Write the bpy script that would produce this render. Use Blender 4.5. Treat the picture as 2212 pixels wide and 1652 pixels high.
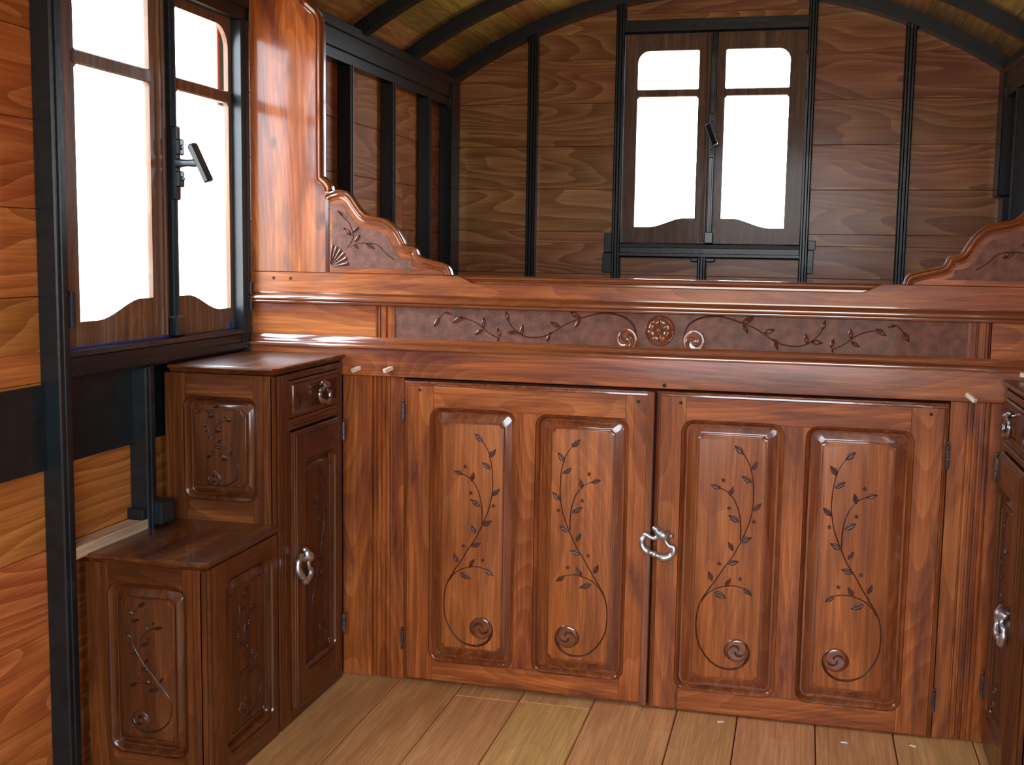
import bpy, bmesh, math, random
from mathutils import Vector, Matrix
random.seed(7)
S = bpy.context.scene
for o in list(bpy.data.objects): bpy.data.objects.remove(o)
C = S.collection

# ---------------------------------------------------------------- camera
cd = bpy.data.cameras.new('camera'); cam = bpy.data.objects.new('camera', cd); C.objects.link(cam)
rt = (0.96971946, 0.24375197, 0.01513756); up = (-0.04241433, 0.10704787, 0.99334877); fw = (-0.24051028, 0.96391168, -0.11414498)
cam.matrix_world = Matrix(((rt[0], up[0], -fw[0], 1.40787), (rt[1], up[1], -fw[1], -2.8), (rt[2], up[2], -fw[2], 1.13569), (0, 0, 0, 1)))
cd.lens = 40.717; cd.sensor_width = 36; cd.sensor_fit = 'HORIZONTAL'; cd.clip_start = .02
S.camera = cam
# ---------------------------------------------------------------- daylight and exposure
W = bpy.data.worlds.new('overcast_sky'); S.world = W; W.use_nodes = True
bg = W.node_tree.nodes['Background']; bg.inputs[1].default_value = 1.0
wn_, wl_ = W.node_tree.nodes, W.node_tree.links
wt = wn_.new('ShaderNodeTexCoord'); ws = wn_.new('ShaderNodeSeparateXYZ'); wr = wn_.new('ShaderNodeValToRGB')
wl_.new(wt.outputs['Generated'], ws.inputs[0]); wl_.new(ws.outputs[2], wr.inputs[0])     # bright overcast sky over pale ground
wr.color_ramp.elements[0].position = .0; wr.color_ramp.elements[0].color = (.40, .37, .33, 1)
wr.color_ramp.elements[1].position = .10; wr.color_ramp.elements[1].color = (.72, .85, 1, 1)
wm = wn_.new('ShaderNodeVectorMath'); wm.operation = 'SCALE'; wm.inputs[3].default_value = 17.0
wl_.new(wr.outputs[0], wm.inputs[0]); wl_.new(wm.outputs[0], bg.inputs[0])
S.view_settings.view_transform = 'Standard'; S.view_settings.look = 'None'
S.view_settings.exposure = 0.0; S.view_settings.gamma = 1.0; S.view_settings.use_curve_mapping = False
S.cycles.max_bounces = 10; S.cycles.diffuse_bounces = 6; S.cycles.glossy_bounces = 5; S.cycles.transmission_bounces = 6

def portal(name, loc, rot, sx, sy):
    l = bpy.data.lights.new(name, 'AREA'); l.shape = 'RECTANGLE'; l.size = sx; l.size_y = sy; l.cycles.is_portal = True
    o = bpy.data.objects.new(name, l); o.location = loc; o.rotation_euler = rot; C.objects.link(o)
DOORX = (.55, 1.90); DOORZ = (.60, 1.95); YF = -3.7
RW = [(-2.75, -1.95)]       # unseen window added in the right wall for light (y ranges)
LW = [(-.775, .0)]       # windows of the left wall
portal('portal_left', (-.10, -.39, 1.33), (0, -math.pi/2, 0), .9, .8)
portal('portal_right_rear', (2.18, -2.35, 1.33), (0, math.pi/2, 0), .9, .8)
portal('portal_back', (1.04, 1.97, 1.58), (-math.pi/2, 0, 0), .75, .85)
portal('portal_door', (sum(DOORX)/2, YF-.12, sum(DOORZ)/2), (math.pi/2, 0, 0), DOORX[1]-DOORX[0]+.05, DOORZ[1]-DOORZ[0]+.05)

# ---------------------------------------------------------------- materials
def newmat(name):
    m = bpy.data.materials.new(name); m.use_nodes = True
    return m, m.node_tree.nodes, m.node_tree.links, m.node_tree.nodes['Principled BSDF']
def wood(name, dark, mid, light, axis='x', rough=.3, coat=.0, grain=1.0, blotch=.5, blotchcol=None, island=.0, knots=0, bump=.15, across=14, hue=0, coatr=.12, wave=.12, rings=26, streak=.32, cior=1.5, spec=.25):
    m, N, L, P = newmat(name)
    tc = N.new('ShaderNodeTexCoord'); geo = N.new('ShaderNodeNewGeometry')
    off = N.new('ShaderNodeVectorMath'); off.operation = 'SCALE'; off.inputs[3].default_value = 37.0
    comb = N.new('ShaderNodeCombineXYZ')
    L.new(geo.outputs['Random Per Island'], comb.inputs[0]); L.new(geo.outputs['Random Per Island'], comb.inputs[1]); L.new(geo.outputs['Random Per Island'], comb.inputs[2])
    L.new(comb.outputs[0], off.inputs[0])
    add = N.new('ShaderNodeVectorMath'); add.operation = 'ADD'
    L.new(tc.outputs['Object'], add.inputs[0]); L.new(off.outputs[0], add.inputs[1])
    def mp(al, ac):
        n = N.new('ShaderNodeMapping'); s = [ac]*3; s['xyz'.index(axis)] = al
        n.inputs['Scale'].default_value = s; L.new(add.outputs[0], n.inputs[0]); return n
    def noise(vec, sc, det, dist=0, ro=.5):
        n = N.new('ShaderNodeTexNoise'); n.inputs['Scale'].default_value = sc; n.inputs['Detail'].default_value = det
        n.inputs['Distortion'].default_value = dist; n.inputs['Roughness'].default_value = ro; L.new(vec.outputs[0], n.inputs['Vector']); return n
    g1 = noise(mp(1.1, across), 1.3, 5, .9, .6)                # broad figure of the grain
    g2 = noise(mp(6*grain, 260), 1.0, 3, .2, .6)               # fine fibres
    ctr = noise(mp(.9, 5.5), 1.0, 1.5, .25, .4)                # contour lines give the cathedral figure
    sm = N.new('ShaderNodeMath'); sm.operation = 'MULTIPLY'; sm.inputs[1].default_value = rings; L.new(ctr.outputs['Fac'], sm.inputs[0])
    fc = N.new('ShaderNodeMath'); fc.operation = 'FRACT'; L.new(sm.outputs[0], fc.inputs[0])
    wv = N.new('ShaderNodeMath'); wv.operation = 'POWER'; wv.inputs[1].default_value = 1.6
    om = N.new('ShaderNodeMath'); om.operation = 'SUBTRACT'; om.inputs[0].default_value = 1.0; L.new(fc.outputs[0], om.inputs[1]); L.new(om.outputs[0], wv.inputs[0])
    g3 = noise(mp(2.2, 55), 1.0, 6, .5, .65)                   # streaks
    mx = N.new('ShaderNodeMix'); mx.data_type = 'FLOAT'; mx.inputs[0].default_value = wave
    L.new(g1.outputs['Fac'], mx.inputs[2]); L.new(wv.outputs[0], mx.inputs[3])
    cr = N.new('ShaderNodeValToRGB'); e = cr.color_ramp.elements
    e[0].position = .25; e[0].color = (*dark, 1); e[1].position = .78; e[1].color = (*light, 1)
    k = e.new(.5); k.color = (*mid, 1)
    L.new(mx.outputs[0], cr.inputs[0])
    fr = N.new('ShaderNodeMapRange'); fr.inputs[1].default_value = .3; fr.inputs[2].default_value = .7; fr.inputs[3].default_value = .72; fr.inputs[4].default_value = 1.12
    L.new(g2.outputs['Fac'], fr.inputs[0])
    sr = N.new('ShaderNodeMapRange'); sr.inputs[1].default_value = .32; sr.inputs[2].default_value = .68; sr.inputs[3].default_value = 1-streak; sr.inputs[4].default_value = 1+streak*.7
    L.new(g3.outputs['Fac'], sr.inputs[0]); fs = N.new('ShaderNodeMath'); fs.operation = 'MULTIPLY'; L.new(fr.outputs[0], fs.inputs[0]); L.new(sr.outputs[0], fs.inputs[1])
    mul = N.new('ShaderNodeVectorMath'); mul.operation = 'SCALE'; L.new(cr.outputs[0], mul.inputs[0]); L.new(fs.outputs[0], mul.inputs[3])
    col = mul.outputs[0]
    if blotch:
        b = noise(mp(2.0, 10.0), 1.5, 5, .8, .6)
        br = N.new('ShaderNodeMapRange'); br.inputs[1].default_value = .47; br.inputs[2].default_value = .72; br.inputs[4].default_value = blotch
        L.new(b.outputs['Fac'], br.inputs[0])
        bm_ = N.new('ShaderNodeMix'); bm_.data_type = 'RGBA'; L.new(br.outputs[0], bm_.inputs[0]); L.new(col, bm_.inputs[6])
        bm_.inputs[7].default_value = (*(blotchcol or tuple(c*.25 for c in dark)), 1); col = bm_.outputs[2]
    if knots:
        vo = N.new('ShaderNodeTexVoronoi'); vo.inputs['Scale'].default_value = knots
        L.new(mp(.55, 1.0).outputs[0], vo.inputs['Vector'])
        kr = N.new('ShaderNodeMapRange'); kr.inputs[1].default_value = .03; kr.inputs[2].default_value = .085; kr.inputs[3].default_value = .75; kr.inputs[4].default_value = 0
        L.new(vo.outputs['Distance'], kr.inputs[0])
        km = N.new('ShaderNodeMix'); km.data_type = 'RGBA'; L.new(kr.outputs[0], km.inputs[0]); L.new(col, km.inputs[6]); km.inputs[7].default_value = (*tuple(c*.35 for c in dark), 1); col = km.outputs[2]
    if island:
        hv = N.new('ShaderNodeHueSaturation')
        r1 = N.new('ShaderNodeMapRange'); r1.inputs[3].default_value = 1-island; r1.inputs[4].default_value = 1+island*.8
        L.new(geo.outputs['Random Per Island'], r1.inputs[0]); L.new(r1.outputs[0], hv.inputs['Value'])
        r2 = N.new('ShaderNodeMapRange'); r2.inputs[3].default_value = .5-hue; r2.inputs[4].default_value = .5+hue
        wn = N.new('ShaderNodeTexWhiteNoise'); wn.noise_dimensions = '1D'; L.new(geo.outputs['Random Per Island'], wn.inputs['W'])
        L.new(wn.outputs['Value'], r2.inputs[0]); L.new(r2.outputs[0], hv.inputs['Hue']); L.new(col, hv.inputs['Color']); col = hv.outputs[0]
    L.new(col, P.inputs['Base Color'])
    rr = N.new('ShaderNodeMapRange'); rr.inputs[3].default_value = rough*.8; rr.inputs[4].default_value = rough*1.3; L.new(g1.outputs['Fac'], rr.inputs[0]); L.new(rr.outputs[0], P.inputs['Roughness'])
    P.inputs['Coat Weight'].default_value = coat; P.inputs['Coat Roughness'].default_value = coatr; P.inputs['Coat IOR'].default_value = cior; P.inputs['Specular IOR Level'].default_value = spec
    bp = N.new('ShaderNodeBump'); bp.inputs['Strength'].default_value = bump; bp.inputs['Distance'].default_value = .002
    L.new(g2.outputs['Fac'], bp.inputs['Height']); L.new(bp.outputs[0], P.inputs['Normal'])
    bp2 = N.new('ShaderNodeBump'); bp2.inputs['Strength'].default_value = .35; bp2.inputs['Distance'].default_value = .003
    lo = noise(mp(2.5, 6), 2.0, 2, .3); L.new(lo.outputs['Fac'], bp2.inputs['Height']); L.new(bp2.outputs[0], P.inputs['Coat Normal'])
    L.new(bp2.outputs[0], bp.inputs['Normal'])
    return m
def plain(name, col, rough=.5, metal=0, var=.0, vscale=30, bump=0, bscale=200, coat=0):
    m, N, L, P = newmat(name)
    P.inputs['Roughness'].default_value = rough; P.inputs['Metallic'].default_value = metal; P.inputs['Coat Weight'].default_value = coat
    tc = N.new('ShaderNodeTexCoord')
    n = N.new('ShaderNodeTexNoise'); n.inputs['Scale'].default_value = vscale; n.inputs['Detail'].default_value = 4; L.new(tc.outputs['Object'], n.inputs['Vector'])
    r = N.new('ShaderNodeMapRange'); r.inputs[1].default_value = .3; r.inputs[2].default_value = .7; r.inputs[3].default_value = 1-var; r.inputs[4].default_value = 1+var; L.new(n.outputs['Fac'], r.inputs[0])
    v = N.new('ShaderNodeVectorMath'); v.operation = 'SCALE'; v.inputs[0].default_value = col; L.new(r.outputs[0], v.inputs[3]); L.new(v.outputs[0], P.inputs['Base Color'])
    if bump:
        n2 = N.new('ShaderNodeTexNoise'); n2.inputs['Scale'].default_value = bscale; n2.inputs['Detail'].default_value = 3; L.new(tc.outputs['Object'], n2.inputs['Vector'])
        b = N.new('ShaderNodeBump'); b.inputs['Strength'].default_value = bump; b.inputs['Distance'].default_value = .002; L.new(n2.outputs['Fac'], b.inputs['Height']); L.new(b.outputs[0], P.inputs['Normal'])
    return m
CD, CM, CL = (.15, .027, .005), (.38, .096, .017), (.64, .215, .050)
PURP = (.075, .015, .010)
M = {}
for a in 'xyz':
    M['ch'+a] = wood('stained_cherry_'+a, CD, CM, CL, a, rough=.40, coat=.30, coatr=.18, blotch=.9, blotchcol=PURP, bump=.10)
    M['cb'+a] = wood('shaded_cabinet_'+a, (.055, .014, .003), (.12, .033, .007), (.28, .085, .018), a, rough=.34, coat=.4, blotch=.6, blotchcol=(.04, .01, .008), bump=.10)  # same stain as the bed; the cabinets' shade is put into this darker colour
M['mould'] = wood('moulding_wood', (.13, .028, .007), (.25, .062, .015), (.40, .125, .032), 'x', rough=.26, coat=1.0, coatr=.09, cior=1.9, blotch=.5, blotchcol=PURP, bump=.06)
M['mouldz'] = wood('moulding_wood_upright', (.13, .028, .007), (.25, .062, .015), (.40, .125, .032), 'z', rough=.26, coat=.8, coatr=.09, cior=1.6, blotch=.5, blotchcol=PURP, bump=.06)
M['cmould'] = wood('shaded_cabinet_moulding', (.05, .012, .003), (.105, .027, .006), (.20, .058, .013), 'z', rough=.28, coat=.6, coatr=.1, blotch=.4, blotchcol=(.03, .008, .004), bump=.06)  # moulding wood with the cabinets' shade darkened in
M['knotty'] = wood('knotty_stained_board', CD, CM, CL, 'z', rough=.38, coat=.5, coatr=.12, blotch=.8, blotchcol=PURP, bump=.1, knots=6.5)
M['panel'] = wood('panel_field', (.26, .064, .013), (.43, .125, .027), (.58, .195, .048), 'z', rough=.42, coat=.25, coatr=.2, blotch=.45, blotchcol=(.10, .022, .014), bump=.12)
M['cpanel'] = wood('cabinet_panel_field', (.06, .017, .004), (.105, .030, .007), (.17, .054, .012), 'z', rough=.42, coat=.2, blotch=.5, blotchcol=(.05, .012, .008), bump=.12)  # panel wood, darkened to paint in the shade on the cabinets
M['carve'] = plain('carved_recess_wood', (.085, .021, .008), .40, 0, .35, 60, coat=.12)
M['ccarve'] = plain('shaded_cabinet_carving', (.030, .009, .005), .35, 0, .3, 60, coat=.3)  # carving colour darkened along with the shaded cabinet wood
M['scroll'] = plain('carved_scroll_wood', (.20, .055, .018), .20, 0, .35, 40, coat=.9)
M['leaf'] = plain('carved_leaf_wood', (.12, .032, .012), .20, 0, .3, 60, coat=1)
M['punch'] = plain('punched_ground_wood', (.15, .048, .022), .46, 0, .45, 45, bump=.9, bscale=420, coat=.1)
M['pine'] = wood('pine_boards_back', (.36, .13, .038), (.54, .225, .078), (.68, .33, .125), 'x', rough=.34, coat=.3, blotch=.4, blotchcol=(.26, .08, .03), wave=.45, rings=18, streak=.18, island=.16, hue=.012, knots=4.5, across=22, coatr=.2)
M['piney'] = wood('pine_boards_side', (.36, .105, .022), (.50, .165, .036), (.60, .235, .06), 'y', rough=.45, coat=.1, blotch=.3, blotchcol=(.36, .10, .02), wave=.45, rings=16, streak=.15, island=.15, hue=.010, knots=4, across=22)
M['ceil'] = wood('pine_boards_roof', (.30, .13, .028), (.56, .32, .075), (.70, .46, .13), 'y', rough=.4, coat=.1, blotch=.4, blotchcol=(.33, .12, .04), island=.3, hue=.03, knots=4, across=20)
M['floor'] = wood('floor_boards', (.62, .31, .11), (.74, .39, .145), (.82, .47, .20), 'y', rough=.48, coat=.08, wave=.12, rings=9, streak=.15, blotch=.4, blotchcol=(.50, .23, .07), island=.10, hue=.012, knots=2.2, across=9)
M['raw'] = wood('raw_pale_wood', (.45, .28, .15), (.62, .42, .25), (.75, .56, .36), 'y', rough=.7, blotch=.3, blotchcol=(.3, .17, .08), across=30)
M['rawpeg'] = plain('peg_wood', (.72, .56, .40), .6, 0, .15, 120)
M['sash'] = wood('aged_sash_wood', (.10, .045, .020), (.21, .105, .052), (.36, .20, .11), 'z', rough=.42, coat=.2, blotch=.5, blotchcol=(.14, .13, .13), across=26)
M['black'] = plain('black_green_paint', (.0055, .010, .012), .33, 0, .3, 25, bump=.25, bscale=60, coat=.08)
M['iron'] = plain('painted_iron', (.010, .017, .022), .3, .2, .3, 60, coat=.3)
M['hinge'] = plain('dull_hinge_metal', (.12, .11, .11), .4, .8, .3, 80)
M['pewter'] = plain('pewter', (.62, .65, .68), .40, 1, .15, 150, bump=.2, bscale=300)
M['pewterd'] = plain('pewter_tarnished', (.42, .43, .44), .3, 1, .25, 150, bump=.2, bscale=300)
M['blue'] = plain('blue_tape', (.02, .06, .35), .5, 0, .2)
M['oran'] = plain('orange_paint', (.18, .03, .008), .5, 0, .1)
M['teal'] = plain('pale_blue_paint', (.022, .075, .10), .5, 0, .1)
M['gap'] = plain('shadow_gap_wood', (.03, .010, .005), .8)
M['chip'] = plain('white_chip', (.85, .8, .72), .7)
gm, gN, gL, gP = newmat('window_glass'); gP.inputs['Transmission Weight'].default_value = 1; gP.inputs['Roughness'].default_value = 0; gP.inputs['IOR'].default_value = 1.45
gN.remove(gP); gt = gN.new('ShaderNodeBsdfTransparent'); gg = gN.new('ShaderNodeBsdfGlossy'); gg.inputs['Roughness'].default_value = .02
gx = gN.new('ShaderNodeMixShader'); gl_ = gN.new('ShaderNodeLayerWeight'); gp_ = gN.new('ShaderNodeMath'); gp_.operation = 'POWER'; gp_.inputs[1].default_value = 5
gL.new(gl_.outputs['Facing'], gp_.inputs[0]); gf = gN.new('ShaderNodeMapRange'); gf.inputs[3].default_value = .03; gf.inputs[4].default_value = .6; gL.new(gp_.outputs[0], gf.inputs[0])
gL.new(gf.outputs[0], gx.inputs[0]); gL.new(gt.outputs[0], gx.inputs[1]); gL.new(gg.outputs[0], gx.inputs[2]); gL.new(gx.outputs[0], gN['Material Output'].inputs['Surface'])
M['glass'] = gm

# ---------------------------------------------------------------- mesh helpers
def ident(u, v, w): return (u, v, w)
class MB:
    def __init__(s, T=ident): s.bm = bmesh.new(); s.T = T
    def v(s, u, v_, w): return s.bm.verts.new(s.T(u, v_, w))
    def f(s, vs, mi=0):
        try: f = s.bm.faces.new(vs); f.material_index = mi; return f
        except ValueError: return None
    def box(s, a0, a1, b0, b1, c0, c1, b=.0015, mi=0):
        t = bmesh.new(); vs = [t.verts.new((x, y, z)) for x in (a0, a1) for y in (b0, b1) for z in (c0, c1)]
        for q in ((0,1,3,2),(4,6,7,5),(0,4,5,1),(2,3,7,6),(0,2,6,4),(1,5,7,3)): t.faces.new([vs[i] for i in q])
        if b: bmesh.ops.bevel(t, geom=t.edges[:], offset=min(b, abs(a1-a0)*.4, abs(b1-b0)*.4, abs(c1-c0)*.4), segments=1, affect='EDGES')
        s.merge(t, mi)
    def merge(s, t, mi=None):
        mp = {}
        for v in t.verts: mp[v] = s.v(*v.co)
        for f in t.faces: s.f([mp[v] for v in f.verts], f.material_index if mi is None else mi)
        t.free()
    def loft(s, rings, close=True, cap0=False, cap1=False, mi=0):
        R = [[s.v(*p) for p in r] for r in rings]; n = len(R[0])
        for A, B in zip(R, R[1:]):
            for i in range(n if close else n-1): s.f((A[i], A[(i+1) % n], B[(i+1) % n], B[i]), mi)
        if cap0: s.f(R[0][::-1], mi)
        if cap1: s.f(R[-1], mi)
    def prism(s, prof, a0, a1, place, mi=0):
        """closed profile of (p,q) pairs run from a0 to a1; place(a,p,q)->(u,v,w)"""
        s.loft([[place(a, p, q) for p, q in prof] for a in (a0, a1)], True, True, True, mi)
    def tube(s, pts, rad, n=8, mi=0, flat=1.0):
        pts = [Vector(p) for p in pts]
        if not isinstance(rad, (list, tuple)): rad = [rad]*len(pts)
        rings = []; nrm = None
        for i, p in enumerate(pts):
            t = (pts[min(i+1, len(pts)-1)]-pts[max(i-1, 0)]).normalized()
            if nrm is None: nrm = Vector((0, 0, 1)) if abs(t.z) < .9 else Vector((1, 0, 0))
            nrm = (nrm-t*nrm.dot(t)); nrm = nrm.normalized() if nrm.length > 1e-6 else Vector((1, 0, 0))
            b = t.cross(nrm)
            rings.append([tuple(p+(nrm*math.sin(a)*flat+b*math.cos(a))*rad[i]) for a in [2*math.pi*k/n for k in range(n)]])
        s.loft(rings, True, True, True, mi)
    def ball(s, c, r, mi=0, n=10, m=6, sc=(1, 1, 1)):
        rings = []
        for j in range(m+1):
            a = -math.pi/2+math.pi*j/m; rr = max(math.cos(a), .02)
            rings.append([(c[0]+r*sc[0]*rr*math.cos(2*math.pi*k/n), c[1]+r*sc[1]*rr*math.sin(2*math.pi*k/n), c[2]+r*sc[2]*math.sin(a)) for k in range(n)])
        s.loft(rings, True, True, True, mi)
    def build(s, name, mats, parent=None, smooth=30, kind=None, label=None, cat=None, group=None):
        bmesh.ops.recalc_face_normals(s.bm, faces=s.bm.faces[:])
        me = bpy.data.meshes.new(name); s.bm.to_mesh(me); s.bm.free()
        for m in (mats if isinstance(mats, (list, tuple)) else [mats]): me.materials.append(M[m])
        if smooth:
            for p in me.polygons: p.use_smooth = True
            me.set_sharp_from_angle(angle=math.radians(smooth))
        o = bpy.data.objects.new(name, me); C.objects.link(o)
        if parent:
            o.parent = parent
            base = parent
            loc = Vector((0, 0, 0))
            while base: loc += base.location; base = base.parent
            o.location = -loc if False else (0, 0, 0)
            me.transform(Matrix.Translation(-loc))
        if kind: o['kind'] = kind
        if label: o['label'] = label
        if cat: o['category'] = cat
        if group: o['group'] = group
        return o
def thing(name, label, cat, loc, group=None, kind=None):
    o = bpy.data.objects.new(name, None); C.objects.link(o); o.location = loc; o.empty_display_size = .1
    if label: o['label'] = label
    if cat: o['category'] = cat
    if group: o['group'] = group
    if kind: o['kind'] = kind
    return o
def box(name, mat, a, parent=None, b=.002, **k):
    m = MB(); m.box(*a, b=b); return m.build(name, mat, parent, **k)

def smooth_path(pts, k=4):
    out = []; n = len(pts)
    for i in range(n-1):
        p0, p1, p2, p3 = pts[max(i-1, 0)], pts[i], pts[i+1], pts[min(i+2, n-1)]
        for j in range(k):
            t = j/k; out.append(tuple(.5*((2*b)+(-a+c)*t+(2*a-5*b+4*c-d)*t*t+(-a+3*b-3*c+d)*t**3) for a, b, c, d in zip(p0, p1, p2, p3)))
    out.append(tuple(pts[-1])); return out
def rrect(a, b, c, d, r, n=6, notch=False, r4=None):
    """outline a..b x c..d counter-clockwise; convex or notched (concave) corners"""
    out = []; rs = r4 or (r, r, r, r)
    for (cx, cy, a0), rr in zip(((b, d, 0), (a, d, 90), (a, c, 180), (b, c, 270)), rs):
        sx = -1 if cx == b else 1; sy = -1 if cy == d else 1
        for k in range(n+1):
            if not notch:
                t = math.radians(a0+90*k/n); out.append((cx+sx*rr+rr*math.cos(t), cy+sy*rr+rr*math.sin(t)))
            else:
                t = math.radians(a0+180+90*(1-k/n)); out.append((cx+rr*math.cos(t), cy+rr*math.sin(t)))
    return out
def filled(outer, holes):
    """flat triangulated region with holes, as a bmesh in the z=0 plane"""
    t = bmesh.new(); es = []
    for lp in [outer]+holes:
        vs = [t.verts.new((x, y, 0)) for x, y in lp]
        for i in range(len(vs)): es.append(t.edges.new((vs[i], vs[(i+1) % len(vs)])))
    bmesh.ops.triangle_fill(t, use_beauty=True, use_dissolve=False, edges=es)
    return t
def thicken(t, w0, w1):
    """turn the flat region into a solid between w0 (front) and w1 (back)"""
    for v in t.verts: v.co.z = w0
    r = bmesh.ops.extrude_face_region(t, geom=t.faces[:])
    for g in r['geom']:
        if isinstance(g, bmesh.types.BMVert): g.co.z = w1
def frame_pieces(mb, outer_rect, holes, pieces, w0, w1):
    """joinery: pieces = list of (a,b,c,d,material index) cut out of one plate with holes"""
    a, b, c, d = outer_rect
    for (pa, pb, pc_, pd, mi) in pieces:
        t = filled([(b, d), (a, d), (a, c), (b, c)], holes); g = .0004
        for co, no in (((pa+g, 0, 0), (-1, 0, 0)), ((pb-g, 0, 0), (1, 0, 0)), ((0, pc_+g, 0), (0, -1, 0)), ((0, pd-g, 0), (0, 1, 0))):
            bmesh.ops.bisect_plane(t, geom=t.verts[:]+t.edges[:]+t.faces[:], plane_co=co, plane_no=no, clear_outer=True)
        if not t.faces: t.free(); continue
        thicken(t, w0, w1)
        for f in t.faces: f.material_index = mi
        mb.merge(t)
def raised_panel(T, hole, field, r, mats, name, parent, w=0.0, notch=.010, double=True):
    """moulded opening edge sloping to a raised field with notched corners. w is the frame face."""
    a, b, c, d = hole; fa, fb, fc, fd = field
    m = MB(T); R = []   # rings from the frame edge inwards
    def ring(i, ww, rr, nt=False, rect=None):
        q = rect or (a+i, b-i, c+i, d-i); R.append([(x, y, w+ww) for x, y in rrect(*q, rr, 7, nt)])
    g = .0005
    ring(g, -.0010, r-g); ring(.0018, -.0048, r-.002); ring(.0045, -.0062, r-.0045); ring(.0075, -.0092, r-.0075); ring(.0105, -.0135, max(r-.0105, .006)); ring(.0125, -.0172, max(r-.0125, .005)); ring(.0140, -.0178, max(r-.0140, .004))
    def fr(i): return (fa+i, fb-i, fc+i, fd-i)
    mid = tuple((x+y)/2 for x, y in zip((a+.0145, b-.0145, c+.0145, d-.0145), (fa, fb, fc, fd)))
    R2 = []
    ring(.0155, -.0155, max(r-.0155, .003))
    ring(0, -.0085, notch, True, fr(-.0035)); 
    ring(0, -.0085, notch, True, fr(-.0005)); ring(0, -.0050, notch, True, fr(.0000)); ring(0, -.0046, notch, True, fr(.0030)); ring(0, -.0072, notch, True, fr(.0036)); ring(0, -.0062, notch, True, fr(.0052)); ring(0, -.0060, notch, True, fr(.0062))
    n = len(R[0]); cut = 12
    m.loft(R[:cut], mi=1); m.loft(R[cut-1:], mi=0, cap1=True)
    return m.build(name, mats, parent, smooth=28)

STEM1 = [(0.0185, 0.261), (0.0272, 0.2557), (0.0422, 0.2304), (0.0502, 0.1988), (0.0538, 0.164), (0.0534, 0.1289), (0.046, 0.0872), (0.0346, 0.0569), (0.0242, 0.0324), (0.0109, 0.0046), (-0.0081, -0.0237), (-0.0244, -0.052), (-0.0408, -0.0774), (-0.06, -0.1092), (-0.0696, -0.1373), (-0.0725, -0.174), (-0.0683, -0.21), (-0.0557, -0.2392), (-0.0344, -0.2645), (-0.0107, -0.2773), (0.0183, -0.2791), (0.041, -0.2688), (0.0547, -0.2492), (0.0556, -0.228), (0.0447, -0.2122), (0.0245, -0.21), (0.0058, -0.2191), (0.0006, -0.2366), (0.0092, -0.2497), (0.022, -0.252)]
STEM2 = [(0.0266, 0.0444), (0.0274, 0.0681), (0.0246, 0.0974), (0.018, 0.1235), (0.0087, 0.1434), (-0.0061, 0.1601), (-0.0236, 0.1695), (-0.0322, 0.1719)]
STEM3 = [(-0.0616, -0.1154), (-0.0489, -0.0962), (-0.0292, -0.0806), (-0.0064, -0.0726), (0.0165, -0.0694), (0.0395, -0.0746)]
LEAVES = [(0.0272, 0.2557), (0.005, 0.276), (0.0444, 0.2171), (0.0615, 0.2403), (0.0484, 0.1871), (0.0252, 0.2031), (0.0538, 0.1189), (0.0733, 0.139), (0.0267, 0.0403), (0.054, 0.0536), (0.0105, 0.0171), (-0.0012, 0.0387), (-0.0027, -0.0161), (0.0256, -0.0073), (-0.0373, -0.0621), (-0.0468, -0.0377), (-0.0236, 0.1695), (-0.049, 0.1767), (-0.0019, 0.1521), (0.0041, 0.1766), (0.0221, 0.089), (-0.0036, 0.1054), (-0.0053, -0.0713), (0.0083, -0.0498), (0.0383, -0.0735), (0.0595, -0.0907), (-0.0312, -0.0892), (-0.0007, -0.1021)]
FLOWERS = [(-0.0186, 0.1898), (-0.003, 0.122), (0.0571, 0.0927), (-0.021, -0.0176), (0.0301, -0.0515)]
def ribbon(m, path, rads, w, mi=0, h=.5):
    """a low half-round carved line following the 2-D path"""
    n = len(path); rows = []
    for i, (x, y) in enumerate(path):
        a = path[max(i-1, 0)]; b = path[min(i+1, n-1)]; dx, dy = b[0]-a[0], b[1]-a[1]; l = math.hypot(dx, dy) or 1; nx, ny = -dy/l, dx/l
        r = rads[i]
        rows.append([(x+nx*r*k, y+ny*r*k, w+hh*r*h*2) for k, hh in ((-1.0, -.2), (-.85, .25), (-.4, .5), (0, .12), (.4, .5), (.85, .25), (1.0, -.2))])
    m.loft(rows, close=False, mi=mi)
def leaf(m, b, t, w, wid=.38, mi=0, h=.0016):
    dx, dy = t[0]-b[0], t[1]-b[1]; nx, ny = -dy, dx; rows = []
    for k in range(9):
        s = k/8; f = math.sin(math.pi*min(1, s**.85))*wid*.5 if 0 < k < 8 else .02
        cx, cy = b[0]+dx*s, b[1]+dy*s
        rows.append([(cx+nx*f*j, cy+ny*f*j, w+hh) for j, hh in ((-1, -.0004), (-.75, h*.8), (-.4, h), (0, h*.15), (.4, h), (.75, h*.8), (1, -.0004))])
    m.loft(rows, close=False, mi=mi)
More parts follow.
